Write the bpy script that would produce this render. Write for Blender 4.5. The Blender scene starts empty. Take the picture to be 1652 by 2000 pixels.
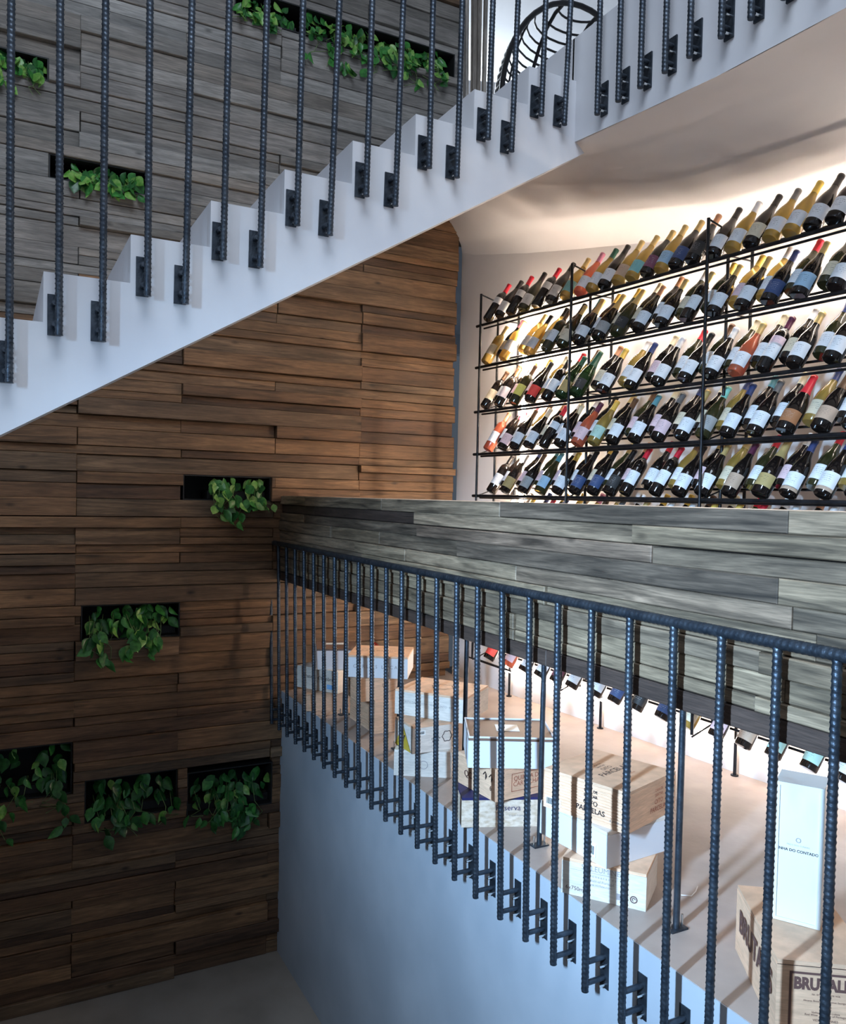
import bpy, bmesh, math, random
from mathutils import Vector, Matrix
random.seed(7)
S = bpy.context.scene
C = S.collection
PI = math.pi
# ------------------------------------------------------------------ camera
FPX, CYP, YAW, PIT, ROL, DR = 1593.5, 1017.8, .48303, -.0293, .022824, -.080125
def cam_axes():
    cy, sy, cp, sp = math.cos(YAW), math.sin(YAW), math.cos(PIT), math.sin(PIT)
    fw = Vector((sy*cp, cy*cp, sp)); rt = Vector((cy, -sy, 0)); up = rt.cross(fw)
    cr, sr = math.cos(ROL), math.sin(ROL)
    return cr*rt + sr*up, -sr*rt + cr*up, fw
RT, UP, FW = cam_axes()
cd = bpy.data.cameras.new('camera'); cam = bpy.data.objects.new('camera', cd); C.objects.link(cam)
M = Matrix((RT, UP, -FW)).transposed().to_4x4(); cam.matrix_world = M
cd.sensor_fit = 'VERTICAL'; cd.sensor_height = 36; cd.lens = FPX/2000*36
cd.shift_y = (CYP-1000)/2000; cd.clip_start = .05
S.camera = cam
def ray(x, y): return RT*((x-826)/FPX) + UP*(-(y-CYP)/FPX) + FW
def on(x, y, ax, v):
    d = ray(x, y); return d*(v/d[ax])
def on_rack(x, y, X0=2.95, Y0=4.66):
    n = Vector((math.cos(DR), -math.sin(DR), 0)); d = ray(x, y); return d*(n.dot(Vector((X0, Y0, 0)))/n.dot(d))
# ------------------------------------------------------------------ world, lights, exposure
w = bpy.data.worlds.new('world'); S.world = w; w.use_nodes = True
w.node_tree.nodes['Background'].inputs[0].default_value = (.62, .78, 1, 1)
w.node_tree.nodes['Background'].inputs[1].default_value = .10
S.view_settings.view_transform = 'Standard'; S.view_settings.look = 'None'
S.view_settings.exposure = 0; S.view_settings.gamma = 1; S.view_settings.use_curve_mapping = False
def area(name, loc, aim, sx, sy, power, col, spread=180):
    l = bpy.data.lights.new(name, 'AREA'); l.shape = 'RECTANGLE'; l.size = sx; l.size_y = sy; l.energy = power
    l.color = col; l.spread = math.radians(spread)
    o = bpy.data.objects.new(name, l); C.objects.link(o); o.location = loc
    o.rotation_euler = (Vector(aim)-Vector(loc)).to_track_quat('-Z', 'Y').to_euler(); return o
area('skylight', (.3, .6, 4.9), (.8, 2.6, 0), 2.6, 2.4, 205, (.72, .84, 1))
area('stairwell_window', (-2.35, .35, .55), (1.8, 2.2, -1.05), .16, .8, 84, (.44, .69, 1), 59)
area('rear_fill', (.2, -2.8, 2.6), (1.2, 4, 1.2), 2.4, 1.4, 16, (.78, .87, 1))  # unseen fill light behind the camera, added for frontal light on the stair
area('upper_room_window', (4.6, 9.0, 4.6), (2.6, 4.2, 3.0), 2.0, 1.8, 150, (.82, .92, 1))
# ------------------------------------------------------------------ dimensions
D = 5.57; XS = 1.817; ZS = -1.40; ZF = -3.28; XR = 1.73; X2 = 2.30; XB = 1.775
def wall_x(y): return 3.223 - math.tan(DR)*(5.6-y)
def rack_x(y): return 2.937 - math.tan(DR)*(4.82-y)
# ------------------------------------------------------------------ materials
MATS = {}
def mat(name, col=(.5, .5, .5), rough=.5, metal=0, trans=0, emis=None, estr=0, ior=1.45, coat=0):
    m = bpy.data.materials.new(name); m.use_nodes = True; b = m.node_tree.nodes['Principled BSDF']
    b.inputs['Base Color'].default_value = (*col, 1); b.inputs['Roughness'].default_value = rough
    b.inputs['Metallic'].default_value = metal; b.inputs['Transmission Weight'].default_value = trans
    b.inputs['IOR'].default_value = ior; b.inputs['Coat Weight'].default_value = coat
    if emis: b.inputs['Emission Color'].default_value = (*emis, 1); b.inputs['Emission Strength'].default_value = estr
    MATS[name] = m; return m
def nn(m, t, **k):
    n = m.node_tree.nodes.new(t)
    for a, v in k.items(): setattr(n, a, v)
    return n
def lk(m, a, b): m.node_tree.links.new(a, b)
def noise_mat(name, c1, c2, scale=3, rough=.6, bump=.1, bscale=60, metal=0, detail=6, stretch=(1, 1, 1), lo=.35, hi=.65):
    m = mat(name, c1, rough, metal); b = m.node_tree.nodes['Principled BSDF']
    g = nn(m, 'ShaderNodeNewGeometry'); mp = nn(m, 'ShaderNodeMapping'); mp.inputs['Scale'].default_value = stretch
    lk(m, g.outputs['Position'], mp.inputs[0])
    n = nn(m, 'ShaderNodeTexNoise'); n.inputs['Scale'].default_value = scale; n.inputs['Detail'].default_value = detail
    lk(m, mp.outputs[0], n.inputs['Vector'])
    r = nn(m, 'ShaderNodeValToRGB'); r.color_ramp.elements[0].position = lo; r.color_ramp.elements[1].position = hi
    r.color_ramp.elements[0].color = (*c1, 1); r.color_ramp.elements[1].color = (*c2, 1)
    lk(m, n.outputs['Fac'], r.inputs[0]); lk(m, r.outputs[0], b.inputs['Base Color'])
    n2 = nn(m, 'ShaderNodeTexNoise'); n2.inputs['Scale'].default_value = bscale; lk(m, g.outputs['Position'], n2.inputs['Vector'])
    bp = nn(m, 'ShaderNodeBump'); bp.inputs['Strength'].default_value = bump; bp.inputs['Distance'].default_value = .01
    lk(m, n2.outputs['Fac'], bp.inputs['Height']); lk(m, bp.outputs[0], b.inputs['Normal'])
    return m
def wood(name, cols, grain=(1, 1, 1), rough=.62, dark=.45, bump=.35, knots=True, contrast=1.0):
    """cols: list of plank tints picked per object; grain: scale vector, small along the grain"""
    m = mat(name, cols[0], rough); b = m.node_tree.nodes['Principled BSDF']
    g = nn(m, 'ShaderNodeNewGeometry'); oi = nn(m, 'ShaderNodeObjectInfo')
    off = nn(m, 'ShaderNodeVectorMath', operation='SCALE'); off.inputs[0].default_value = (17, 31, 23)
    lk(m, oi.outputs['Random'], off.inputs['Scale'])
    ad = nn(m, 'ShaderNodeVectorMath', operation='ADD'); lk(m, g.outputs['Position'], ad.inputs[0]); lk(m, off.outputs[0], ad.inputs[1])
    mp = nn(m, 'ShaderNodeMapping'); mp.inputs['Scale'].default_value = grain; lk(m, ad.outputs[0], mp.inputs[0])
    n1 = nn(m, 'ShaderNodeTexNoise'); n1.inputs['Scale'].default_value = 2.2; n1.inputs['Detail'].default_value = 8; n1.inputs['Distortion'].default_value = 1.2
    lk(m, mp.outputs[0], n1.inputs['Vector'])
    n2 = nn(m, 'ShaderNodeTexNoise'); n2.inputs['Scale'].default_value = 16; n2.inputs['Detail'].default_value = 6
    lk(m, mp.outputs[0], n2.inputs['Vector'])
    n3 = nn(m, 'ShaderNodeTexNoise'); n3.inputs['Scale'].default_value = 1.7; n3.inputs['Detail'].default_value = 4
    lk(m, ad.outputs[0], n3.inputs['Vector'])
    tint = nn(m, 'ShaderNodeValToRGB'); e = tint.color_ramp.elements
    e[0].color = (*cols[0], 1); e[1].color = (*cols[-1], 1)
    for i, cc in enumerate(cols[1:-1], 1):
        el = e.new(i/(len(cols)-1)); el.color = (*cc, 1)
    lk(m, oi.outputs['Random'], tint.inputs[0])
    def rng(src, a, bb, lo, hi):
        r = nn(m, 'ShaderNodeMapRange'); r.inputs[1].default_value = a; r.inputs[2].default_value = bb
        r.inputs[3].default_value = lo; r.inputs[4].default_value = hi; lk(m, src, r.inputs[0]); return r.outputs[0]
    f1 = rng(n1.outputs['Fac'], .3, .7, 1-dark*contrast, 1.15); f2 = rng(n2.outputs['Fac'], .3, .7, 1-.35*contrast, 1.1)
    f3 = rng(n3.outputs['Fac'], .3, .7, 1-.4*contrast, 1.15)
    def mul(a, bb):
        x = nn(m, 'ShaderNodeMath', operation='MULTIPLY'); lk(m, a, x.inputs[0]); lk(m, bb, x.inputs[1]); return x.outputs[0]
    f = mul(mul(f1, f2), f3)
    if knots:
        mk = nn(m, 'ShaderNodeMapping'); mk.inputs['Scale'].default_value = [1.0 if s < 2 else 2.2 for s in grain]; lk(m, ad.outputs[0], mk.inputs[0])
        vo = nn(m, 'ShaderNodeTexVoronoi'); vo.inputs['Scale'].default_value = 3.2; lk(m, mk.outputs[0], vo.inputs['Vector'])
        f = mul(f, rng(vo.outputs['Distance'], .03, .12, .3, 1))
    sc = nn(m, 'ShaderNodeVectorMath', operation='SCALE'); lk(m, tint.outputs[0], sc.inputs[0]); lk(m, f, sc.inputs['Scale'])
    lk(m, sc.outputs[0], b.inputs['Base Color'])
    bp = nn(m, 'ShaderNodeBump'); bp.inputs['Strength'].default_value = bump; bp.inputs['Distance'].default_value = .004
    lk(m, n2.outputs['Fac'], bp.inputs['Height']); lk(m, bp.outputs[0], b.inputs['Normal'])
    return m
noise_mat('stair_plaster', (.60, .60, .63), (.70, .70, .72), 2.2, .7, .05, 25)
noise_mat('wall_plaster', (.66, .63, .62), (.72, .70, .69), 1.6, .75, .05, 30)
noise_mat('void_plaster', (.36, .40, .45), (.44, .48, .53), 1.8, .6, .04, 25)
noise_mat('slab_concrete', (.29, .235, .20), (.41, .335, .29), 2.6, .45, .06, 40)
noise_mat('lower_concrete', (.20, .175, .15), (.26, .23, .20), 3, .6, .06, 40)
noise_mat('upper_wall_paint', (.66, .67, .70), (.72, .73, .76), 1.5, .8, .02, 30)
wood('brown_wood', [(.17, .088, .045), (.25, .135, .065), (.30, .165, .08), (.13, .068, .038), (.22, .14, .08), (.34, .19, .095)], (.9, 3, 14), dark=.6)
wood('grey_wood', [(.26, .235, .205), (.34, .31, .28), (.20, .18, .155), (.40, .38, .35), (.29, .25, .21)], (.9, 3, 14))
wood('beam_wood', [(.25, .18, .115), (.34, .25, .16), (.17, .125, .09), (.41, .305, .195), (.27, .185, .13)], (3, .9, 14), dark=.75)
wood('dark_trim_wood', [(.07, .045, .035), (.09, .06, .045)], (3, .9, 14))
wood('crate_wood', [(.66, .42, .27), (.72, .47, .31), (.62, .40, .26)], (1.5, 1.5, 12), dark=.15, bump=.1, knots=False, contrast=.4)
wood('pale_crate_wood', [(.60, .55, .49), (.64, .59, .52)], (1.5, 1.5, 12), dark=.12, bump=.08, knots=False, contrast=.35)
wood('driftwood', [(.66, .60, .52), (.12, .10, .085), (.52, .45, .38), (.72, .66, .60)], (8, 8, 1), dark=.3)
noise_mat('mottled_pine', (.66, .66, .63), (.50, .43, .38), 7, .5, .03, 40, stretch=(1, 1, .35), lo=.5, hi=.75)
noise_mat('osb', (.55, .42, .30), (.74, .62, .50), 40, .7, .2, 50, stretch=(1, 1, 2))
noise_mat('rebar_steel', (.035, .045, .06), (.07, .085, .105), 30, .42, .15, 120, metal=.75)
noise_mat('black_steel', (.012, .012, .014), (.03, .03, .033), 30, .4, .1, 100, metal=.6)
mat('bolt_zinc', (.75, .75, .73), .22, 1)
mat('white_card', (.66, .66, .68), .6); mat('brown_card', (.17, .10, .07), .6); mat('ink', (.03, .02, .02), .7)
mat('red_ink', (.35, .09, .05), .7); mat('brown_ink', (.12, .06, .05), .7); mat('soft_ink', (.30, .27, .27), .7); mat('navy_card', (.02, .02, .09), .5)
mat('yellow_sticker', (.50, .36, .04), .5); mat('blue_sticker', (.22, .45, .75), .5); mat('paper', (.80, .82, .80), .6); mat('red_card', (.4, .03, .02), .5)
mat('niche_black', (.012, .012, .012), .6); mat('soil', (.03, .02, .015), .9)
mat('led', (1, .9, .8), .5, emis=(1, .85, .72), estr=175); mat('led_upright', (1, .9, .8), .5, emis=(1, .80, .62), estr=210); mat('led_low', (1, .9, .8), .5, emis=(1, .82, .68), estr=27)
mat('window_sky', (1, 1, 1), .5, emis=(1, .96, .95), estr=2.2)
mat('black_rattan', (.01, .01, .012), .35)
mat('wire_white', (.8, .8, .78), .5)
mat('glass_dark', (.010, .007, .006), .08, coat=.3); mat('glass_olive', (.03, .028, .010), .08, coat=.3)
mat('glass_green', (.03, .07, .02), .08, trans=.5); mat('glass_amber', (.50, .33, .08), .16, trans=.55)
mat('glass_rose', (.80, .20, .10), .12, trans=.6)
LAB = {'white': (.78, .80, .82), 'cream': (.70, .62, .46), 'teal': (.22, .50, .50), 'pink': (.75, .55, .58), 'red': (.70, .06, .05),
       'olive': (.50, .50, .12), 'navy': (.04, .07, .17), 'grey': (.35, .35, .34), 'brown': (.36, .16, .07), 'mint': (.42, .62, .54),
       'black': (.03, .03, .03), 'tan': (.50, .36, .26), 'purple': (.20, .07, .12), 'blue': (.35, .52, .66), 'lilac': (.62, .56, .60), 'gold': (.45, .34, .14)}
def label_mat(n, col):
    m = mat('label_'+n, col, .6); b = m.node_tree.nodes['Principled BSDF']
    tc = nn(m, 'ShaderNodeTexCoord'); sp = nn(m, 'ShaderNodeSeparateXYZ'); lk(m, tc.outputs['UV'], sp.inputs[0])
    def mth(op, a, bb=None, v=None):
        x = nn(m, 'ShaderNodeMath', operation=op); lk(m, a, x.inputs[0])
        if bb is not None: lk(m, bb, x.inputs[1])
        if v is not None: x.inputs[1].default_value = v
        return x.outputs[0]
    rows = mth('LESS_THAN', mth('FRACT', mth('MULTIPLY', sp.outputs[1], v=8)), v=.28)
    um = mth('LESS_THAN', mth('ABSOLUTE', mth('SUBTRACT', sp.outputs[0], v=.5)), v=.22)
    vm = mth('LESS_THAN', mth('ABSOLUTE', mth('SUBTRACT', sp.outputs[1], v=.55)), v=.28)
    oi = nn(m, 'ShaderNodeObjectInfo'); sc = nn(m, 'ShaderNodeVectorMath', operation='SCALE'); sc.inputs[0].default_value = (9, 9, 9)
    lk(m, oi.outputs['Random'], sc.inputs['Scale'])
    ad = nn(m, 'ShaderNodeVectorMath', operation='ADD'); lk(m, tc.outputs['UV'], ad.inputs[0]); lk(m, sc.outputs[0], ad.inputs[1])
    mp = nn(m, 'ShaderNodeMapping'); mp.inputs['Scale'].default_value = (26, 4, 1); lk(m, ad.outputs[0], mp.inputs[0])
    no = nn(m, 'ShaderNodeTexNoise'); no.inputs['Scale'].default_value = 1.5; no.inputs['Detail'].default_value = 0; lk(m, mp.outputs[0], no.inputs['Vector'])
    nm = mth('GREATER_THAN', no.outputs['Fac'], v=.52)
    f = mth('MULTIPLY', mth('MULTIPLY', mth('MULTIPLY', mth('MULTIPLY', rows, um), vm), nm), v=.6)
    mx = nn(m, 'ShaderNodeMixRGB'); lk(m, f, mx.inputs[0]); mx.inputs[1].default_value = (*col, 1)
    mx.inputs[2].default_value = (.05, .05, .06, 1) if sum(col) > .7 else (.5, .5, .5, 1)
    lk(m, mx.outputs[0], b.inputs['Base Color'])
for k, v in LAB.items(): label_mat(k, v)
CAPC = {'red': (.62, .02, .04), 'black': (.012, .010, .010), 'gold': (.55, .40, .16), 'white': (.78, .76, .74), 'green': (.02, .08, .05), 'teal': (.10, .28, .33),
        'brown': (.12, .06, .03), 'pink': (.65, .25, .35), 'yellow': (.75, .50, .10), 'purple': (.10, .02, .05), 'copper': (.50, .25, .14), 'navy': (.03, .05, .15), 'mint': (.25, .65, .55), 'grey': (.12, .12, .12), 'cream': (.75, .66, .45)}
for k, v in CAPC.items(): mat('cap_'+k, v, .35, .2 if k in ('gold', 'copper') else 0)
def leaf_mat(n, a, b2):
    m = noise_mat(n, a, b2, 35, .32, .1, 60); m.node_tree.nodes['Principled BSDF'].inputs['Subsurface Weight'].default_value = 0
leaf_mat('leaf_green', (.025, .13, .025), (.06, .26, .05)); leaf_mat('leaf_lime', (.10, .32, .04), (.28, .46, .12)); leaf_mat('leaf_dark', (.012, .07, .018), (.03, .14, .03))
mat('vine_stem', (.14, .22, .07), .5)
# ------------------------------------------------------------------ mesh helpers
def tag(o, label=None, cat=None, group=None, kind=None):
    if label: o['label'] = label
    if cat: o['category'] = cat
    if group: o['group'] = group
    if kind: o['kind'] = kind
    return o
def empty(name, loc=(0, 0, 0), label=None, cat=None, group=None, rz=0):
    o = bpy.data.objects.new(name, None); C.objects.link(o); o.location = loc; o.rotation_euler.z = rz
    o.empty_display_size = .05
    return tag(o, label, cat, group)
class MB:
    def __init__(s): s.v = []; s.f = []; s.sm = []
    def add(s, vs, fs, smooth=False):
        n = len(s.v); s.v += [tuple(v) for v in vs]; s.f += [tuple(i+n for i in f) for f in fs]; s.sm += [smooth]*len(fs)
    def box(s, a, b, R=None, o=(0, 0, 0)):
        vs = [(x, y, z) for x in (a[0], b[0]) for y in (a[1], b[1]) for z in (a[2], b[2])]
        if R: vs = [tuple(R @ Vector(v) + Vector(o)) for v in vs]
        s.add(vs, [(0, 1, 3, 2), (4, 6, 7, 5), (0, 4, 5, 1), (2, 3, 7, 6), (0, 2, 6, 4), (1, 5, 7, 3)])
    def tube(s, pts, r, seg=8, cap=True, smooth=True):
        pts = [Vector(p) for p in pts]; rings = []; n = len(pts); prev = None
        rr = r if isinstance(r, (list, tuple)) else [r]*n
        for i, p in enumerate(pts):
            t = (pts[min(i+1, n-1)]-pts[max(i-1, 0)]).normalized()
            if prev is None:
                a = Vector((0, 0, 1)) if abs(t.z) < .9 else Vector((1, 0, 0)); u = t.cross(a).normalized()
            else: u = (prev - t*prev.dot(t)).normalized()
            prev = u; v = t.cross(u)
            rings.append([p+(u*math.cos(2*PI*k/seg)+v*math.sin(2*PI*k/seg))*rr[i] for k in range(seg)])
        fs = []
        for i in range(n-1):
            for k in range(seg):
                k2 = (k+1) % seg; fs.append((i*seg+k, i*seg+k2, (i+1)*seg+k2, (i+1)*seg+k))
        vs = [q for rg in rings for q in rg]
        s.add(vs, fs, smooth)
        if cap: s.add(rings[0], [tuple(range(seg))[::-1]]); s.add(rings[-1], [tuple(range(seg))])
    def lathe(s, prof, seg=20):
        vs = []; fs = []; n = len(prof)
        for z, r in prof: vs += [(r*math.cos(2*PI*k/seg), r*math.sin(2*PI*k/seg), z) for k in range(seg)]
        for i in range(n-1):
            for k in range(seg):
                k2 = (k+1) % seg; fs.append((i*seg+k, i*seg+k2, (i+1)*seg+k2, (i+1)*seg+k))
        s.add(vs, fs, True); s.add(vs[:seg], [tuple(range(seg))[::-1]]); s.add(vs[-seg:], [tuple(range(seg))])
    def mesh(s, name, m=None):
        me = bpy.data.meshes.new(name); me.from_pydata(s.v, [], s.f); me.polygons.foreach_set('use_smooth', s.sm)
        if m: me.materials.append(MATS[m])
        me.update(); return me
    def build(s, name, m, parent=None, world=None):
        return link(name, s.mesh(name, m), parent, world)
def link(name, me, parent=None, loc=None, rot=None):
    o = bpy.data.objects.new(name, me); C.objects.link(o)
    if parent: o.parent = parent
    if loc is not None: o.location = loc
    if rot is not None: o.rotation_euler = rot
    return o
def centred(name, mb, m, parent=None):
    """object origin at the middle of the mesh; parent assumed at the world origin"""
    c = Vector((0, 0, 0))
    for v in mb.v: c += Vector(v)
    c /= len(mb.v); mb.v = [tuple(Vector(v)-c) for v in mb.v]
    po = parent.location if parent else Vector((0, 0, 0))
    return link(name, mb.mesh(name, m), parent, c-po)
def plank(name, axis, a0, a1, z0, z1, back, face, m, parent, ch=.003, tilt=0):
    """board lying along X (axis 0, facing -Y) or along Y (axis 1, facing -X); back/face: depth coordinate"""
    mb = MB(); dz = tilt*(a1-a0)
    def P(a, d, z, e): return (a, d, z+e) if axis == 0 else (d, a, z+e)
    vs = []
    for a, e in ((a0, 0), (a1, dz)):
        for z in (z0, z1): vs.append(P(a, back, z, e))
    for a, e in ((a0, 0), (a1, dz)):
        for z in (z0, z1): vs.append(P(a, face+ch, z, e))
    for a, e in ((a0+ch, 0), (a1-ch, dz)):
        for z in (z0+ch, z1-ch): vs.append(P(a, face, z, e))
    q = [0, 1, 3, 2]; fs = [(0, 1, 3, 2)]
    for i in range(4):
        a, b = q[i], q[(i+1) % 4]; fs.append((a, b, b+4, a+4)); fs.append((a+4, b+4, b+8, a+8))
    fs.append((8, 10, 11, 9)); mb.add(vs, fs)
    return centred(name, mb, m, parent)
def text_mesh(txt, size, align='CENTER', bold=0, sx=1):
    cu = bpy.data.curves.new('lettering', 'FONT'); cu.body = txt; cu.size = size; cu.align_x = align; cu.align_y = 'CENTER'; cu.offset = bold; cu.space_line = .85
    cu.resolution_u = 3
    o = bpy.data.objects.new('tmp', cu); C.objects.link(o); bpy.context.view_layer.update()
    me = bpy.data.meshes.new_from_object(o.evaluated_get(bpy.context.evaluated_depsgraph_get())); bpy.data.objects.remove(o)
    for v in me.vertices: v.co.x *= sx
    return me
# ------------------------------------------------------------------ setting
def struct(name, mb, m): return tag(mb.build(name, m), kind='structure')
mb = MB(); mb.box((-1.6, D+.30, ZF-.2), (3.16, D+.42, 5.0)); struct('wall_left', mb, 'niche_black')
WL = bpy.data.objects['wall_left']
# plaster wall behind the rack, slightly off square
mb = MB(); y0, y1 = -2.0, D+.02
mb.add([(wall_x(y0), y0, ZS), (wall_x(y1), y1, ZS), (wall_x(y1), y1, 2.3), (wall_x(y0), y0, 1.9), (wall_x(y0)+.2, y0, ZS), (wall_x(y1)+.2, y1, ZS), (wall_x(y1)+.2, y1, 2.3), (wall_x(y0)+.2, y0, 1.9)],
       [(0, 3, 2, 1), (4, 5, 6, 7), (0, 1, 5, 4), (3, 7, 6, 2), (0, 4, 7, 3), (1, 2, 6, 5)]); struct('wall_right', mb, 'wall_plaster')
# display slab and the wall of the stairwell beneath it
mb = MB(); mb.box((XS, -2.0, ZS-.22), (3.9, D+.28, ZS)); struct('floor', mb, 'slab_concrete')
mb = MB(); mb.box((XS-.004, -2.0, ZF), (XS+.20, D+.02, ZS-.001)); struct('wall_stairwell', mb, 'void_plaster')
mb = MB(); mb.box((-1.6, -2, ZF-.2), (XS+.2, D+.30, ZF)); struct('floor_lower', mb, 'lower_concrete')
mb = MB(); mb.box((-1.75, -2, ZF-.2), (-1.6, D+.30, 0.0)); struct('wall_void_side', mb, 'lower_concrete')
mb = MB(); mb.box((-2.6, -3.0, ZS-.25), (.55, 1.85, ZS)); struct('floor_near', mb, 'slab_concrete')  # unseen floor under the camera, edge pushed out to shade the stairwell wall
mb = MB(); mb.box((-2.75, -3.0, -1.6), (-2.6, -.6, 5.2)); mb.box((-2.75, 1.3, -1.6), (-2.6, D+.4, 5.2)); mb.box((-2.75, -.6, -1.6), (-2.6, 1.3, -.4)); mb.box((-2.75, -.6, 1.5), (-2.6, 1.3, 5.2)); struct('wall_far_left', mb, 'upper_wall_paint')
mb = MB(); mb.box((-2.75, -3.15, -1.6), (6.5, -3.0, 1.6)); mb.box((-2.75, -3.15, 3.5), (6.5, -3.0, 5.2)); mb.box((-2.75, -3.15, 1.6), (-1.2, -3.0, 3.5)); mb.box((1.6, -3.15, 1.6), (6.5, -3.0, 3.5)); struct('wall_rear', mb, 'upper_wall_paint')
# ceiling with a skylight opening
mb = MB(); zc = 5.05
mb.box((-2.75, -3.15, zc), (6.5, -.8, zc+.15)); mb.box((-2.75, -.8, zc), (-1.2, 2.2, zc+.15)); mb.box((1.8, -.8, zc), (6.5, 2.2, zc+.15)); mb.box((-2.75, 2.2, zc), (6.5, 9.6, zc+.15)); struct('ceiling', mb, 'upper_wall_paint')
# upper room
mb = MB(); mb.box((6.5, -3.15, 1.9), (6.65, 9.6, 5.2)); struct('wall_upper_right', mb, 'upper_wall_paint')
wp = [on(948, 0, 1, 9.4).x, on(1003, 0, 1, 9.4).x]
mb = MB(); mb.box((2.0, 9.4, 1.9), (wp[0], 9.55, 5.2)); mb.box((wp[1], 9.4, 1.9), (6.5, 9.55, 5.2)); mb.box((wp[0], 9.4, 1.9), (wp[1], 9.55, 2.8)); struct('wall_upper_back', mb, 'upper_wall_paint')
mb = MB(); mb.box((wp[0], 9.47, 2.8), (wp[1], 9.50, 5.05)); o = mb.build('window_1', 'window_sky'); tag(o, kind='structure')
mb = MB()
for x in (wp[0]+.02, wp[1]-.02): mb.box((x-.02, 9.38, 2.8), (x+.02, 9.44, 5.05))
mb.build('window_frame', 'white_card', o)
# mezzanine
mb = MB(); mb.box((X2+.02, -2.0, 1.90), (6.5, 4.0, 2.075)); mb.box((X2+.02, 4.0, 2.16), (6.5, 9.4, 2.22)); struct('floor_mezzanine', mb, 'stair_plaster')
mb = MB(); ys = [3.03, 2.6, 2.18, 1.67, .5, -2.0]; zb = [1.618, 1.578, 1.545, 1.53, 1.525, 1.52]
vs = []; fs = []
for y, z in zip(ys, zb): vs += [(X2, y, z), (X2, y, 2.085), (X2+.14, y, 2.085), (X2+.14, y, z+.05)]
for i in range(5):
    for k in range(4): k2 = (k+1) % 4; fs.append((i*4+k, i*4+k2, i*4+4+k2, i*4+4+k))
fs += [(0, 1, 2, 3), (23, 22, 21, 20)]; mb.add(vs, fs); struct('trim_1', mb, 'stair_plaster')
# soffit: smooth plaster from the landing edge to the rack wall
mb = MB(); rows = []
for i in range(25):
    y = -2.0 + (D+.02+2.0)*i/24
    if y < 3.0:
        zi = zb[-1]
        for j in range(5):
            if ys[j+1] <= y <= ys[j]: zi = zb[j]+(zb[j+1]-zb[j])*(ys[j]-y)/(ys[j]-ys[j+1])
        a = (X2+.004, zi-.0005); b = (wall_x(y)+.01, 1.52)
    else:
        t = (y-3.0)/(D-3.0); a = (X2+.004+t*(3.085-X2), 1.615+t*(2.14-1.615)); b = (wall_x(y)+.01, 1.52+t*(1.95-1.52))
    rows.append([(a[0]+(b[0]-a[0])*t_, y, a[1]+(b[1]-a[1])*t_ - .16*(1-math.sqrt(max(0, 1-max(0, (t_-.75)/.25)**2)))) for t_ in (0, .2, .4, .6, .75, .80, .85, .90, .94, .97, .99, 1)])
vs = [p for r in rows for p in r]; fs = [(i*12+k, i*12+k+1, i*12+13+k, i*12+12+k) for i in range(24) for k in range(11)]
mb.add(vs, fs, True); struct('ceiling_soffit', mb, 'wall_plaster')
# ------------------------------------------------------------------ the concrete stair
st = empty('staircase', (0, 3.0, 0), 'pale plaster concrete staircase climbing across the wooden wall to the upper landing', 'staircase')
SL = .6; Z0B = .163
def zbot(x): return Z0B+SL*x
nos = [(.136+.2725*i, .718+.1667*i) for i in range(-5, 8)]
prof = []
zprev = nos[0][1]-.1667; prof.append((nos[0][0]-.27, zprev))
for x, z in nos: prof += [(x, zprev), (x, z)]; zprev = z
prof += [(2.30, zprev), (2.30, 1.625), (2.357, zbot(2.357)), (nos[0][0]-.27, zbot(nos[0][0]-.27))]
def extrude(prof, ya, yb):
    mb = MB(); n = len(prof)
    vs = [(x, ya, z) for x, z in prof] + [(x, yb, z) for x, z in prof]
    fs = [tuple(range(n)), tuple(range(2*n-1, n-1, -1))] + [(i, i+n, (i+1) % n+n, (i+1) % n) for i in range(n)]
    mb.add(vs, fs); return mb
m_ = extrude(prof, 0, .14); m_.build('stringer', 'stair_plaster', st)
# stepped plate behind the stringer, thin so its underside stays above the stringer
zprev = nos[0][1]-.1667
for i, (x, z) in enumerate(nos):
    x1 = nos[i+1][0] if i < len(nos)-1 else X2+.02
    mb = MB(); mb.box((x, .14, z-.1667-.05), (x+.05, 1.36, z)); mb.box((x+.05, .14, z-.06), (x1, 1.36, z)); mb.build('step', 'stair_plaster', st)
mb = MB(); mb.box((X2, .02, 1.80), (X2+.05, 1.36, 2.085)); mb.build('step', 'stair_plaster', st)
# ------------------------------------------------------------------ rebar balusters
def rebar(r, L, seg=10, pitch=.016, amp=.0020):
    mb = MB(); n = int(L/pitch*4); vs = []; fs = []
    for i in range(n+1):
        z = L*i/n
        for k in range(seg):
            ph = 2*PI*z/pitch + 2*PI*k/seg*1.0
            a = max(0, math.cos(ph))**2
            rr = r + amp*a; vs.append((rr*math.cos(2*PI*k/seg), rr*math.sin(2*PI*k/seg), z))
    for i in range(n):
        for k in range(seg): k2 = (k+1) % seg; fs.append((i*seg+k, i*seg+k2, (i+1)*seg+k2, (i+1)*seg+k))
    mb.add(vs, fs, True); mb.add(vs[:seg], [tuple(range(seg))[::-1]]); mb.add(vs[-seg:], [tuple(range(seg))])
    return mb
def bracket_meshes(off, L=.14):
    """bracket local frame: baluster at origin, wall plate at +Y distance off"""
    p = MB(); p.box((-.021, off-.007, -L/2), (.021, off-.001, L/2)); p.tube([(0, 0, .035), (0, off-.006, .035)], .0095, 8); p.tube([(0, 0, -.035), (0, off-.006, -.035)], .0095, 8)
    b = MB()
    q = min(.034, off-.012); b.tube([(.006, off-q, 0), (.006, off-.006, 0)], .0052, 8)
    return p.mesh('bracket', 'rebar_steel'), b.mesh('bolt', 'bolt_zinc')
ME_LOW = rebar(.0115, 1.27).mesh('baluster', 'rebar_steel'); BR_P, BR_B = bracket_meshes(XS-XR)
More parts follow.
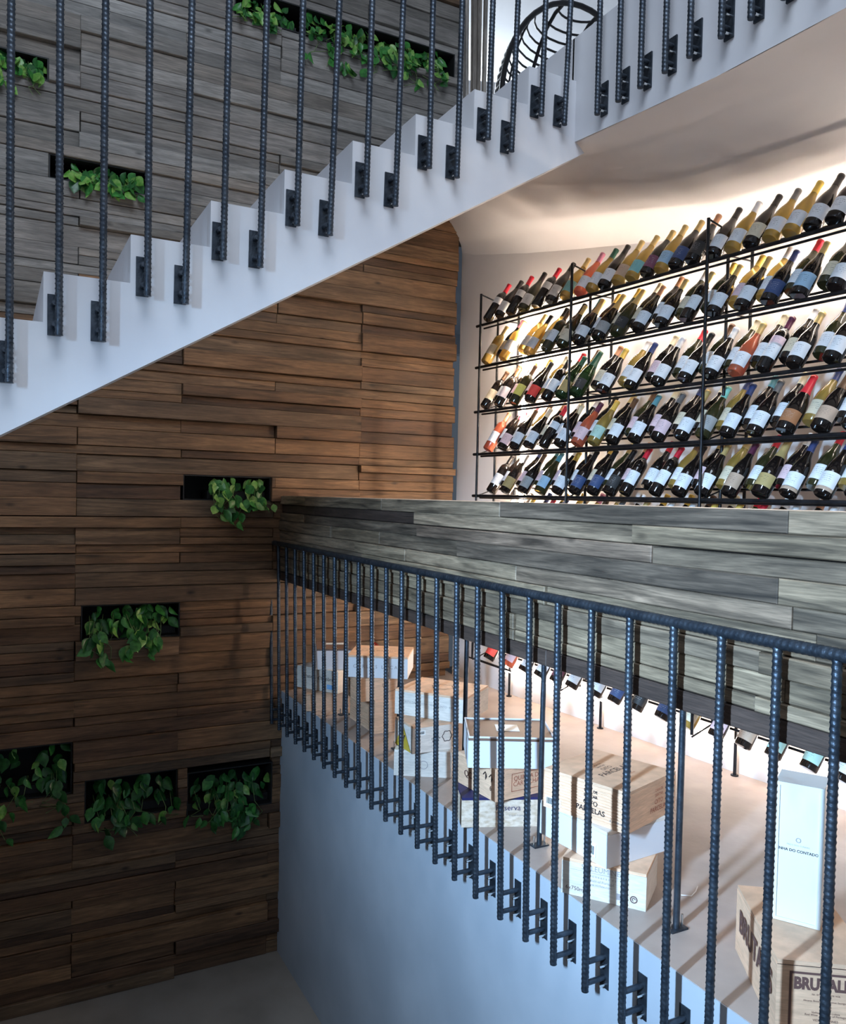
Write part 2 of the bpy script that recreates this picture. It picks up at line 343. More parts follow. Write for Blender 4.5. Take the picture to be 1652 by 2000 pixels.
def baluster(root, me, x, y, z, lean=(0, 0), brz=None, brx=None, rz=0, dx=0, pl=None, length=1):
    b = link('baluster', me, root, (x-root.location.x, y-root.location.y, z-root.location.z), (-lean[1], lean[0], 0))
    P, B = pl or (BR_P, BR_B)
    br = link('bracket', P, b, (dx, 0, brz), (0, 0, rz)); 
    for z_ in (.008, -.056): link('bolt', B, b, (dx, 0, brz+z_), (0, 0, rz))
    return b
rail = empty('railing', (XR, D, ZS), 'rebar railing bolted to the display slab edge in front of the wooden beam', 'railing')
mb = rebar(.0155, 4.75, 12, .018, .0018); o = mb.build('handrail', 'rebar_steel', rail); o.location = (0, -.03, -.343-ZS); o.rotation_euler = (PI/2, 0, 0)
LB = [(1.213, .004), (1.383, -.004), (1.556, 0), (1.719, .014), (1.897, .020), (2.075, .024), (2.247, .034), (2.415, .036), (2.585, .050), (2.767, .048), (2.938, .045)]
# spacing carried on to the wooden wall
yy = 2.938
while yy < 5.35: yy += .172; LB.append((yy, .045+.06*(yy-2.9)/2.5))
LB.append((1.04, 0)); LB.append((.87, 0))
for y, l in LB:
    baluster(rail, ME_LOW, XR, y, -1.615, (0, math.atan(l/1.25)*.85), brz=.062, rz=-PI/2)
# upper railing on the stair
upr = empty('railing', (0, 2.957, .3), 'tall rebar balusters bolted in pairs to the face of the concrete stair', 'railing')
ME_UP = rebar(.0115, 3.6).mesh('baluster', 'rebar_steel')
PU = bracket_meshes(.042, .135)
UB = [(.036, .332, -.002), (.179, .498, -.005), (.311, .493, -.001), (.453, .662, -.004), (.579, .652, .008), (.708, .824, .008), (.841, .817, .010), (.977, .990, .010), (1.106, .976, .024), (1.251, 1.148, .012), (1.375, 1.134, .020), (1.52, 1.31, .002), (1.648, 1.298, .009), (1.791, 1.483, .014), (1.908, 1.458, .022), (2.055, 1.641, .016), (2.177, 1.63, .032)]
plx = [20, 114, 200, 286, 361, 436, 506, 576, 642, 709, 769, 832, 887, 946, 996, 1051, 1097]
for i, (x, z, l) in enumerate(UB):
    px = on(plx[i], 400, 1, 3.0); q = on(plx[i], 50+ (z<1.2)*300, 1, 3.0)
    # plate centre found on the stringer face
    zc_ = z+.075; 
    xx = x
    for _ in range(3):
        pass
    k = 2.957/2.915; baluster(upr, ME_UP, x*k, 2.957, z*k, (l, 0), brz=.072, dx=-.012, pl=PU)
mb = rebar(.0155, 3.4, 12, .018, .0018); o = mb.build('handrail', 'rebar_steel', upr); o.location = (-.8, 0, 2.93-.55+.9); o.rotation_euler = (0, PI/2-math.atan(SL), 0)
lnr = empty('railing', (X2-.042, 3.0, 1.6), 'rebar balusters bolted along the edge of the upper landing above the bottle rack', 'railing')
ME_LN = rebar(.0115, 1.35).mesh('baluster', 'rebar_steel')
PL_ = bracket_meshes(.042, .14)
for y in (2.847, 2.712, 2.58, 2.443, 2.315, 2.164, 2.033, 1.90, 1.76, 1.62, 1.48):
    yb = y*(X2-.042)/X2
    baluster(lnr, ME_LN, X2-.042, yb, 1.645, (0, 0), brz=.075, rz=-PI/2, pl=PL_)
mb = rebar(.0155, 1.9, 12, .018, .0018); o = mb.build('handrail', 'rebar_steel', lnr); o.location = (0, -.1, 1.38); o.rotation_euler = (PI/2, 0, 0)
# ------------------------------------------------------------------ wooden wall
COLX = [-1.45, -.72, -.16, .449, 1.09, 1.73, 2.374, 3.17]
NICHE = [(1.106, 1.705, -.055, .115), (.485, 1.097, -.965, -.735), (.275, .864, 1.90, 2.05), (-.45, .27, 2.48, 2.62), (1.40, 3.10, 3.21, 3.40), (-.35, .442, -1.93, -1.60), (.517, 1.096, -2.14, -1.86), (1.16, 1.754, -2.20, -1.90)]
def split_niche(x0, x1, z0, z1):
    segs = [(x0, x1)]
    for a, b, c, d in NICHE:
        if z1 > c+.005 and z0 < d-.005:
            out = []
            for s, e in segs:
                if b <= s or a >= e: out.append((s, e)); continue
                if a-s > .02: out.append((s, a))
                if e-b > .02: out.append((b, e))
            segs = out
    return segs
zedges = [ZF]; 
hard = sorted(set([round(n[2], 3) for n in NICHE]+[round(n[3], 3) for n in NICHE]))
while zedges[-1] < 4.0:
    z = zedges[-1]; h = random.choice([.055, .07, .085, .095, .11, .13])
    nx = [t for t in hard if t > z+.035]
    if nx and nx[0]-z < h+.045: h = nx[0]-z
    zedges.append(z+h)
rw = random.Random(11); nb = 0; upper = MB()
def sil(x): return zbot(x)  # stair bottom line, used for choosing the grey boards
for r in range(len(zedges)-1):
    z0, z1 = zedges[r], zedges[r+1]; c = 0
    while c < len(COLX)-1:
        span = rw.choice([1, 1, 2, 2, 3]); e = min(c+span, len(COLX)-1)
        x0, x1 = COLX[c], COLX[e]; c = e
        j0 = 0 if x0 < -1.4 else rw.uniform(-.006, .006)
        if x1 > 3.1: x1 += rw.uniform(-.02, .015)
        for (s, t) in split_niche(x0+j0, x1, z0, z1):
            rows_ = [(z0, z1)]
            if z1-z0 > .1 and rw.random() < .3: k = z0+(z1-z0)*rw.uniform(.4, .6); rows_ = [(z0, k), (k, z1)]
            for (a, b) in rows_:
                hidden = (b < Z0B*1.9+1.1*max(s, -1)+1.0 and a > .35+1.1*(t))
                face = D - rw.choice([0, .003, .008, .014, .020, .028, .042])
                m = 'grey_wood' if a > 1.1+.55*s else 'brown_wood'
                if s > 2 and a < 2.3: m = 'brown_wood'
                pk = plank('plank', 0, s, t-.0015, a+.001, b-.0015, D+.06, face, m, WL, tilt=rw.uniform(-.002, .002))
                # boards wholly past the frame, or wholly hidden by the flight, are joined into one part
                k3 = 3.0/D; hid = all(zbot(q*k3)+.02 < e_*k3 < zbot(q*k3)+.34 for q in (s, t) for e_ in (a, b)) and t < 3.0
                if t < -.02 or a > 3.75+.1*0 or hid:
                    n0 = len(upper.v)
                    upper.v += [tuple(v.co+pk.location) for v in pk.data.vertices]
                    upper.f += [tuple(i+n0 for i in p.vertices) for p in pk.data.polygons]; upper.sm += [False]*len(pk.data.polygons)
                    bpy.data.objects.remove(pk)
                nb += 1
tag(upper.build('planking', 'brown_wood', WL), kind='stuff')
# niches: a black trough in each opening, planted
def niche(x0, x1, z0, z1):
    mb = MB(); y0, y1, t = D-.012, D+.29, .008
    mb.box((x0, y0, z0), (x1, y1, z0+t)); mb.box((x0, y0, z1-t), (x1, y1, z1)); mb.box((x0, y0, z0+t), (x0+t, y1, z1-t)); mb.box((x1-t, y0, z0+t), (x1, y1, z1-t)); mb.box((x0+t, y1-.01, z0+t), (x1-t, y1, z1-t))
    return centred('niche_lining', mb, 'niche_black', WL)
for n in NICHE: niche(*n)
def leaf_mesh(name, m, w=.5, fold=.25, curl=.3):
    out = [(0, 0), (.32, .12), (.46, .36), (.40, .62), (.20, .86), (0, 1.08)]
    vs = [(0, 0, 0)]
    L = []; Rr = []; mid = []
    mb = MB(); V = []; F = []
    for (x, y) in out:
        z = -curl*y*y*.5; V.append((0, y if x else y, z))           # midrib
        V.append((x*w*2, y-(.08 if y == 0 else 0), z+fold*x)); V.append((-x*w*2, y-(.08 if y == 0 else 0), z+fold*x))
    for i in range(5):
        a = i*3; b = a+3
        F.append((a, a+1, b+1, b)); F.append((a, b, b+2, a+2))
    mb.add(V, F, True); return mb.mesh(name, m)
LEAVES = {k: [leaf_mesh('leaf', k, .40, .28, .3), leaf_mesh('leaf', k, .33, .38, .7), leaf_mesh('leaf', k, .45, .18, .2)] for k in ('leaf_green', 'leaf_lime', 'leaf_dark')}
rp = random.Random(5)
def plant(nx, x0, x1, drop, n, label, lime=.3, size=(.055, .095), rise=.08, trail=None):
    n = int(n*1.95)
    a, b, z0, z1 = nx; cx = (x0+x1)/2
    root = empty('trailing_plant', (cx, D+.05, z0+.02), label, 'plant', 'trailing plants in the wall niches')
    mb = MB(); mb.box((x0-cx+.0, .0, -.008), (x1-cx, .2, .045)); mb.build('trough', 'niche_black', root)
    mb = MB(); mb.box((x0-cx+.01, .01, .046), (x1-cx-.01, .19, .05)); mb.build('soil', 'soil', root)
    vines = MB(); pts = []
    nv = max(4, n//7)
    for i in range(nv):
        x = rp.uniform(x0+.02, x1-.02)-cx; d = rp.uniform(.1, 1)**1.3*drop; yo = rp.uniform(.03, .09)
        if trail and i % 3 == 0: x = trail[0]-cx+rp.uniform(-.04, .04); d = trail[1]*rp.uniform(.6, 1)
        p = [Vector((x, .08, .05)), Vector((x+rp.uniform(-.03, .03), -.02, .05+rp.uniform(.2, 1)*rise)), Vector((x+rp.uniform(-.04, .04), -.055-yo*.5, .02)),
             Vector((x+rp.uniform(-.06, .06), -.06-yo*.6, -.35*d)), Vector((x+rp.uniform(-.08, .08), -.06-yo*.5, -.7*d)), Vector((x+rp.uniform(-.1, .1), -.065-yo*.4, -d))]
        vines.tube(p, .0022, 5); pts.append(p)
    vines.build('vine', 'vine_stem', root)
    for i in range(n):
        p = pts[i % nv]; s = rp.uniform(0, 4.99); k = int(s); q = p[k].lerp(p[k+1], s-k)
        q = q+Vector((rp.uniform(-.03, .03), rp.uniform(-.035, .0), rp.uniform(-.01, .03)))
        if q.y > -.03: q.z = max(q.z, .04)
        if rp.random() < .35: q = Vector((rp.uniform(x0+.03, x1-.03)-cx, rp.uniform(-.06, .0), rp.uniform(.04, z1-z0-.03)))
        me = rp.choice(LEAVES['leaf_lime' if rp.random() < lime else rp.choice(['leaf_green', 'leaf_green', 'leaf_dark'] if lime > .15 else ['leaf_green', 'leaf_dark', 'leaf_dark'])])  # low niches draw more dark leaves, their shade put into the leaf colours
        o = link('leaf', me, root, q)
        # leaf plane faces the room, tip hanging down and out
        o.rotation_euler = (PI/2+PI+rp.uniform(-.7, .5), rp.uniform(-.9, .9), rp.uniform(-.9, .9)); sc = rp.uniform(*size); o.scale = (sc, sc, sc)
    return root
plant(NICHE[0], 1.28, 1.68, .22, 42, 'pothos spilling from the wall niche just left of the beam end, one strand hanging low', .35, trail=(1.40, .22))
plant(NICHE[1], .52, 1.08, .20, 60, 'full pothos in the square niche halfway down the dark wooden wall', .2, rise=.12)
plant(NICHE[2], .34, .84, .05, 40, 'small-leaved pothos in the niche seen between the stair balusters', .35, rise=.05)
plant(NICHE[3], -.2, .26, .16, 36, 'bright pothos at the upper left edge of the wooden wall', .4, rise=.05)
plant(NICHE[4], 1.42, 1.85, .06, 26, 'green pothos at the left end of the long top niche', .3, rise=.08)
plant(NICHE[4], 1.92, 3.04, .22, 110, 'lush pothos overflowing the right part of the long top niche beside the window', .4, rise=.10)
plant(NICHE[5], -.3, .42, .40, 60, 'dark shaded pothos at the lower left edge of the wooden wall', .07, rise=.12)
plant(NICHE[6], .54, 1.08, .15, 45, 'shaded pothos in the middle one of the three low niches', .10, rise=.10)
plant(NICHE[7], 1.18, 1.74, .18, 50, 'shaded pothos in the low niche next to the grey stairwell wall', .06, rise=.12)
# ------------------------------------------------------------------ wood-clad beam in front of the rack
beam = empty('wooden_beam', (XB+.06, 3.0, -.32), 'beam clad in grey-green reclaimed boards between the railing and the wine rack', 'beam')
mb = MB(); mb.box((XB+.035, .4, -.600), (XB+.13, D-.01, -.02)); centred('core', mb, 'dark_trim_wood', beam)
rb = random.Random(21)
zr = [-.012, -.073, -.131, -.185, -.254, -.314, -.382, -.440, -.502, -.543]
for i in range(len(zr)-1):
    y = .35
    while y < D-.05:
        L = rb.uniform(.6, 1.7) if y > 2.2 else rb.uniform(.9, 1.8); e = min(y+L, D-.003)
        if D-e < .3: e = D-.003
        dp = rb.choice([0, 0, .004, .008, .012]); m = 'beam_wood'
        if i in (1,) and y > 2.9: dp = .022; 
        if i == 0: dp = .004
        if i in (1,) and y > 2.9: m = 'dark_trim_wood'
        plank('board', 1, y, e-.0015, zr[i+1]+.001, zr[i]-.001, XB+.036, XB-.006+dp, m, beam, tilt=rb.uniform(-.0015, .0015))
        y = e
for (a, b) in ((.35, 2.4), (2.4, 4.1), (4.1, D-.003)): plank('trim_board', 1, a, b-.002, -.604, -.546, XB+.036, XB+.0, 'dark_trim_wood', beam)
mb = MB(); mb.box((XB+.02, .4, -.0195), (XB+.14, D-.01, -.011)); centred('cap_board', mb, 'crate_wood', beam)
for (x, y) in ((1.99, 1.939), (1.96, 2.66), (1.99, 4.03), (1.98, 4.80), (1.98, 3.30)):
    mb = MB(); mb.tube([(0, 0, .006), (0, 0, .80)], .011, 10); mb.tube([(0, 0, .77), (-.12, 0, .79)], .010, 8)
    po = centred('support_post', mb, 'rebar_steel', beam) if 0 else mb.build('support_post', 'rebar_steel', beam); po.location = (x-.07+.0-beam.location.x, y-3.0, ZS+.32)
    po.location.x = x-beam.location.x
    mb = MB(); mb.box((-.035, -.02, 0.0005), (.035, .02, .007)); mb.build('foot_plate', 'rebar_steel', po)
    mb = MB()
    for s in (-.026, .026): mb = MB(); mb.tube([(s, 0, .007), (s, 0, .045)], .004, 6); mb.build('bolt', 'bolt_zinc', po)
# ------------------------------------------------------------------ wine rack
rack = empty('wine_rack', (rack_x(3.5), 3.5, ZS), 'black rebar wine rack of leaning shelves along the plaster wall', 'rack')
def RP(y, dx, z): return Vector((rack_x(y)+dx, y, z-(.027*(4.8-y) if -1.2 < z < -1.0 else 0)))-rack.location
SHZ = [1.195, .910, .605, .314, .028, -.262, -.55, -.83, -1.10]
YA, YBk = 4.86, 1.5
for z in SHZ:
    for dx, dz, y0 in ((0, -.010, YA), (.045, -.022, YA-.02), (.13, .045, YA-.1)):
        mb = MB(); mb.tube([RP(y0, dx, z+dz), RP(4.45 if (dx < .1 and z < -1) else YBk, dx, z+dz)], (.0098 if z > -1 else .0055) if dx == 0 else .0065, 8); mb.build('shelf_rod', 'black_steel', rack)
for y in (4.80, 3.90, 2.935, 1.98):
    for dx, lo, hi in ((-.012, -1.10, 1.395), (.13, -1.10, 1.34), (.30, ZS, 1.36)):
        mb = MB(); yy = y-(.10 if dx > .1 else 0)*0
        mb.tube([RP(yy, dx, lo), RP(yy, dx, hi)], .0085, 8); p = mb.build('upright', 'black_steel', rack)
    mb = MB(); mb.tube([RP(y, -.012, 1.39), RP(y, .14, 1.35), RP(y, .30, 1.36)], .005, 6); mb.build('cross_bar', 'black_steel', rack)
    for z in SHZ:
        mb = MB(); mb.tube([RP(y, -.012, z-.012), RP(y, .13, z+.038), RP(y, .30, z+.038)], .0045, 6); mb.build('cross_bar', 'black_steel', rack)
    mb = MB(); c_ = RP(y, .30, ZS+.003); mb.tube([c_-Vector((0, 0, .003)), c_+Vector((0, 0, .003))], .02, 12); mb.build('foot_plate', 'black_steel', rack)
# LED strips (real lamps: emitting bars fixed to the wall behind the bottles)
def strip(p, q, r, lab, m='led'):
    mb = MB(); mb.tube([p, q], r, 6); o = mb.build('led_strip', m); return tag(o, lab, 'light strip', 'led strips behind the rack')
def WP(y, d, z): return (wall_x(y)-d-.03, y, z)
strip(WP(5.0, .07, 1.12), WP(1.0, .07, 1.12), .0045, 'warm glowing light strip on the wall behind the top row of bottles')
strip(WP(4.9, .02, -1.22), WP(.6, .02, -1.22), .010, 'warm glowing light strip low on the wall just above the floor slab', 'led_low')
strip(WP(4.50, .19, -.9), WP(4.50, .19, 1.15), .014, 'upright warm light strip at the left end of the rack', 'led_upright')
# bottles ------------------------------------------------------------
BURG = [(0, .034), (.004, .0395), (.115, .041), (.145, .0395), (.175, .032), (.205, .021), (.235, .0155), (.284, .0142), (.285, .0158), (.297, .0155)]
BORD = [(0, .032), (.004, .0360), (.185, .0365), (.203, .0335), (.218, .0215), (.230, .0145), (.286, .0138), (.287, .0155), (.300, .0152)]
CHAM = [(0, .036), (.004, .0425), (.12, .044), (.16, .039), (.20, .027), (.25, .0165), (.285, .0150), (.30, .0155), (.31, .0150)]
PROF = {'burg': BURG, 'bord': BORD, 'cham': CHAM}
def rad(prof, z):
    for (a, r), (b, s) in zip(prof, prof[1:]):
        if a <= z <= b: return r+(s-r)*(z-a)/(b-a)
    return prof[-1][1]
_c = {}
def bottle_mesh(t, g):
    k = (t, g)
    if k not in _c: mb = MB(); mb.lathe(PROF[t], 18); _c[k] = mb.mesh('glass', g)
    return _c[k]
def cap_mesh(t, c):
    k = ('c', t, c)
    if k not in _c:
        p = PROF[t]; z0 = {'burg': .232, 'bord': .232, 'cham': .205}[t]; top = p[-1][0]
        pr = [(z, rad(p, z)+.0009) for z in [z0, z0+.012, z0+.03, top-.014]]+[(top-.012, .0168), (top+.0008, .0165), (top+.0012, .004)]
        mb = MB(); mb.lathe(pr, 14); _c[k] = mb.mesh('capsule', 'cap_'+c)
    return _c[k]
def label_mesh(t, c, z0, z1, ang=1.35):
    k = ('l', t, c, z0, z1)
    if k not in _c:
        p = PROF[t]; n = 12; vs = []; uv = []; rows = [z0, (z0+z1)/2, z1]
        for z in rows:
            for i in range(n+1):
                a = PI-ang+2*ang*i/n; r = rad(p, z)+.0008; vs.append((r*math.cos(a), r*math.sin(a), z)); uv.append((1-i/n, (z-z0)/(z1-z0)))
        fs = [(r*(n+1)+i, r*(n+1)+i+1, (r+1)*(n+1)+i+1, (r+1)*(n+1)+i) for r in range(2) for i in range(n)]
        me = bpy.data.meshes.new('label'); me.from_pydata(vs, [], fs); me.polygons.foreach_set('use_smooth', [True]*len(fs))
        u = me.uv_layers.new(name='UVMap')
        for l in me.loops: u.data[l.index].uv = uv[l.vertex_index]
        me.materials.append(MATS['label_'+c]); me.update(); _c[k] = me
    return _c[k]
ORD = 'first second third fourth fifth sixth seventh eighth ninth tenth eleventh twelfth thirteenth fourteenth fifteenth sixteenth seventeenth eighteenth nineteenth twentieth'.split()
def ordn(i): return ORD[i] if i < 20 else 'twenty-'+ORD[i-20]
GN = {'dark': 'dark', 'olive': 'olive', 'amber': 'golden', 'rose': 'rose pink', 'green': 'green'}
AX = Vector((.53, -.08, .85)).normalized()
rbt = random.Random(3)
def bottle(y, z, spec, label, group, off=(0, 0, 0), jit=.02):
    t, g, lc, cc = spec
    root = empty('wine_bottle', RP(y, .014+off[0], z+.016+off[2])+rack.location, label, 'bottle', group)
    root.location.y += off[1]
    ax = (AX+Vector((rbt.uniform(-jit, jit), rbt.uniform(-jit, jit)*1.2, 0))).normalized()
    xl = Vector((-ax.z, 0, ax.x)); xl = (xl-ax*xl.dot(ax)).normalized()   # direction the label faces
    xl = (xl+Vector((0, -.22+rbt.uniform(-.12, .12), 0))); xl = (xl-ax*xl.dot(ax)).normalized()
    X = -xl; Y = ax.cross(X)
    root.rotation_euler = Matrix((X, Y, ax)).transposed().to_euler()
    link('glass', bottle_mesh(t, 'glass_'+g), root); link('capsule', cap_mesh(t, cc), root)
    if lc:
        for l in lc.split('+'):
            zz = {'burg': (.030, .105), 'bord': (.055, .135), 'cham': (.035, .10)}[t]
            if l.startswith('^'): l = l[1:]; zz = (.125, .172) if t == 'bord' else (.108, .118)
            if l.startswith('_'): l = l[1:]; zz = (.014, .032)
            link('label', label_mesh(t, l, *zz), root)
    return root
def yat(px, z):
    # Y along the rack line where the base of a bottle at height z shows at pixel column px
    lo, hi = 1.0, 5.2
    for _ in range(40):
        m = (lo+hi)/2; p = Vector((rack_x(m)+.014, m, z+.02)); x = 826+FPX*p.dot(RT)/p.dot(FW)
        if x > px: lo = m
        else: hi = m
    return (lo+hi)/2
R1 = [(952, 'bord dark ^white red'), (975, 'burg dark white black'), (996, 'bord dark ^white red'), (1021, 'burg olive white black'), (1046, 'bord dark ^white red'), (1075, 'burg dark white black'), (1103, 'burg amber teal gold'),
      (1131, 'burg rose white pink'), (1154, 'burg amber white green'), (1178, 'burg dark white black'), (1205, 'burg amber tan gold'), (1232, 'burg amber teal gold'), (1261, 'burg dark purple gold'), (1289, 'burg amber blue gold'),
      (1317, 'burg dark navy gold'), (1350, 'burg dark black copper'), (1391, 'burg dark white black'), (1428, 'burg amber white white'), (1464, 'burg dark cream black'), (1503, 'burg amber white grey'), (1542, 'burg amber white yellow'), (1583, 'burg dark white black'), (1628, 'burg dark white black'), (1672, 'burg dark white gold')]
R2 = [(948, 'bord amber cream gold'), (982, 'bord amber white gold'), (1031, 'burg amber white black'), (1065, 'bord olive white brown'), (1096, 'burg olive cream gold'), (1128, 'cham dark white gold'), (1166, 'cham dark grey gold'), (1203, 'cham olive black gold'),
      (1244, 'burg dark white copper'), (1289, 'burg dark white gold'), (1338, 'bord dark white gold'), (1391, 'burg dark white gold'), (1447, 'burg dark white gold'), (1499, 'burg dark navy navy'), (1558, 'burg dark blue gold'), (1630, 'burg dark white gold')]
R3 = [(946, 'bord dark cream brown'), (973, 'bord dark lilac brown'), (1002, 'bord olive olive brown'), (1033, 'burg dark red black'), (1065, 'bord dark white black'), (1094, 'burg green gold green'), (1123, 'cham green black green'), (1175, 'burg dark white yellow'),
      (1229, 'burg dark white navy'), (1282, 'burg dark white white'), (1335, 'burg dark white black'), (1384, 'burg dark white white'), (1434, 'burg rose white gold'), (1488, 'bord dark white+^pink purple'), (1549, 'burg dark white gold'), (1622, 'burg dark white white')]
R4 = [(952, 'bord rose white copper'), (980, 'burg dark pink red'), (1003, 'burg dark white brown'), (1030, 'burg dark white cream'), (1060, 'bord dark ^white red'), (1091, 'burg dark white cream'), (1125, 'burg rose pink purple'), (1157, 'burg amber mint yellow'), (1193, 'burg dark white brown'), (1236, 'burg dark white teal'),
      (1282, 'burg dark pink grey'), (1328, 'burg dark white gold'), (1370, 'burg olive grey mint'), (1418, 'burg dark white navy'), (1471, 'burg dark white grey'), (1530, 'cham dark brown red'), (1600, 'cham dark tan brown'), (1660, 'burg dark white gold')]
R5 = [(958, 'bord dark white black'), (985, 'burg dark gold grey'), (1019, 'burg dark grey brown'), (1053, 'burg olive blue teal'), (1086, 'burg dark white yellow'), (1120, 'burg dark navy black'), (1155, 'burg dark navy black'), (1188, 'burg dark black black'), (1219, 'bord dark white red'), (1277, 'bord dark white red'),
      (1323, 'burg dark white black'), (1368, 'burg dark white gold'), (1421, 'burg dark tan purple'), (1482, 'cham dark gold gold'), (1537, 'burg dark white+_tan navy'), (1605, 'burg dark white+_tan navy'), (1665, 'burg dark white gold')]
R6 = [(962, 'burg dark white white'), (998, 'burg amber white yellow'), (1035, 'burg dark white red'), (1060, 'burg dark white navy'), (1098, 'burg dark white cream'), (1135, 'burg dark white brown'), (1170, 'burg dark white grey'), (1215, 'burg dark white gold'), (1262, 'burg dark white white'), (1305, 'burg dark white white'),
      (1345, 'burg dark white yellow'), (1392, 'burg dark white yellow'), (1440, 'burg rose white red'), (1500, 'burg dark white white'), (1575, 'burg dark white white'), (1640, 'burg dark white cream')]
R9 = [(953, 'burg dark red black'), (990, 'burg rose pink black'), (1022, 'burg dark white black'), (1052, 'burg dark white black'), (1083, 'burg dark purple black'), (1114, 'burg dark white black'), (1160, 'burg dark white black'), (1197, 'burg dark navy black'), (1240, 'burg dark black black'), (1290, 'burg dark navy black'),
      (1340, 'burg amber cream black'), (1396, 'burg dark pink black'), (1450, 'burg dark tan black'), (1508, 'burg dark mint black'), (1578, 'burg dark mint black'), (1640, 'burg dark white black')]
ROWN = ['top shelf', 'second shelf', 'third shelf', 'fourth shelf', 'fifth shelf', 'sixth shelf', '', '', 'bottom shelf']
rear_caps = ['gold', 'cream', 'white', 'copper', 'black', 'yellow', 'red', 'pink', 'navy', 'white', 'teal', 'brown']
def desc(spec):
    t, g, lc, cc = spec; l = lc.replace('^', '').replace('_', '').replace('+', ' and ')
    return '%s bottle, %s label, %s top' % (GN[g], l, cc)
for ri, row in ((0, R1), (1, R2), (2, R3), (3, R4), (4, R5), (5, R6), (8, R9)):
    z = SHZ[ri]; yf = []
    for i, (px, sp) in enumerate(row):
        sp = sp.split(); y = yat(px, z); yf.append(y)
        bottle(y, z, sp, '%s, %s from left, front row of %s' % (desc(sp), ordn(i), ROWN[ri]), 'bottles on the '+ROWN[ri])
    if ri in (1, 2, 3, 4, 5):
        k = 0
        for a, b in zip(yf, yf[1:]):
            if a-b < .106: continue
            y = (a+b)/2; g = rbt.choice(['dark', 'dark', 'dark', 'amber', 'olive']); cc = rbt.choice(rear_caps); lc = rbt.choice(['white', 'white', 'cream', 'pink'])
            sp = ['burg', g, lc, cc]
            bottle(y, z, sp, '%s, %s from left, back row of %s' % (desc(sp), ordn(k), ROWN[ri]), 'bottles on the '+ROWN[ri], off=(.052, -.006, .034), jit=.012); k += 1
# ------------------------------------------------------------------ crates
PALE = 'pale_crate_wood'
def crate(p, z0, m, label, name='wooden_crate', cat='crate', lidm=None, slats=None, lidgap=True, group='wine crates stacked on the slab'):
    x, y, w_, d, h, a = p
    root = empty(name, (x, y, z0), label, cat, group, rz=a)
    root['dims'] = (w_, d, h)
    t = .010; mb = MB(); e = .0006
    mb.box((0, 0, e), (w_, t, h-.012)); mb.box((0, d-t, e), (w_, d, h-.012)); mb.box((0, t, e), (t, d-t, h-.012)); mb.box((w_-t, t, e), (w_, d-t, h-.012)); mb.box((t, t, e), (w_-t, d-t, .01))
    mb.build('body', m, root)
    mb = MB(); mb.box((.001, .001, h-.0115), (w_-.001, d-.001, h-.0006)); mb.build('lid', lidm or m, root)
    if slats:
        mb = MB(); n = 11
        for i in range(n):
            zz = .012+(h-.03)*i/n; mb.box((-.003, .004, zz), (-.0002, d-.004, zz+(h-.03)/n-.0045))
        mb.build('ribbed_panel', m, root)
    return root
def letter(root, txt, face, u, v, size, m='ink', bold=0, sx=1, rot=0, name='lettering', out=.0008):
    """face: front (-Y side), left (-X side) or top of the crate; u along the face, v up (metres)"""
    w_, d, h = root['dims']; me = text_mesh(txt, size, 'CENTER', bold, sx); me.materials.clear(); me.materials.append(MATS[m])
    o = link(name, me, root)
    if face == 'front': o.location = (u, -out, v); o.rotation_euler = Matrix(((1, 0, 0), (0, 0, -1), (0, 1, 0))).to_euler()
    elif face == 'left': o.location = (-out-(.003), d-u, v); o.rotation_euler = Matrix(((0, 0, -1), (-1, 0, 0), (0, 1, 0))).to_euler()
    elif face == 'top': o.location = (u, v, h+out); o.rotation_euler = (0, 0, rot)
    if face != 'top' and rot: o.rotation_euler = (o.matrix_basis.to_3x3() @ Matrix.Rotation(rot, 3, 'Z')).to_euler()
    return o
def patch(root, face, u0, v0, u1, v1, m, name='label', out=.0006):
    w_, d, h = root['dims']; mb = MB(); t = .0006
    if face == 'front': mb.box((u0, -out-t, v0), (u1, -out, v1))
    elif face == 'left': mb.box((-out-t-.003, d-u1, v0), (-out, d-u0, v1))
    else: mb.box((u0, v0, h+out-.0003), (u1, v1, h+out+t))
    return mb.build(name, m, root)
def barcode(root, face, u, v, w, h):
    l = patch(root, face, u, v, u+w, v+h, 'paper', 'barcode_label'); rr = random.Random(2)
    W, d, H = root['dims']; mb = MB(); x = u+w*.12
    while x < u+w*.85:
        k = rr.uniform(.0008, .0025)
        if face == 'front': mb.box((x, -.0018, v+h*.2), (x+k, -.0012, v+h*.85))
        else: mb.box((-.0056, d-x-k, v+h*.2), (-.0040, d-x, v+h*.85))
        x += k+rr.uniform(.001, .003)
    mb.build('bars', 'ink', l)
def ring(root, face, u, v, r, m='ink', wd=.004, sq=1, arc=2*PI):
    w_, d, h = root['dims']; mb = MB(); n = 24; vs = []
    for i in range(n+1):
        a = arc*i/n; rr = r*(1+.10*math.cos(6*a) if sq != 1 else 1)
        for q in (rr-wd/2, rr+wd/2):
            X, Z = u+q*math.cos(a), v+q*math.sin(a)
            vs.append((X, -.0009, Z) if face == 'front' else (X, Z, h+.0009))
    mb.add(vs, [(2*i, 2*i+1, 2*i+3, 2*i+2) for i in range(n)]); mb.build('emblem', m, root)
A1 = crate([1.775, 4.972, .289, .20, .114, -.252], ZS, 'crate_wood', 'plain pine crate at the bottom of the stack nearest the wooden wall')
letter(A1, 'FREEDOM', 'front', .262, .055, .022, 'brown_ink', rot=PI/2)
A2 = crate([1.793, 5.18, .337, .16, .145, -1.018], -1.286, PALE, 'pale grey printed crate in the middle of the stack nearest the wooden wall')
letter(A2, 'chateau d\'hombre', 'front', .18, .085, .034); patch(A2, 'front', .25, .02, .325, .05, 'blue_sticker', 'sticker')
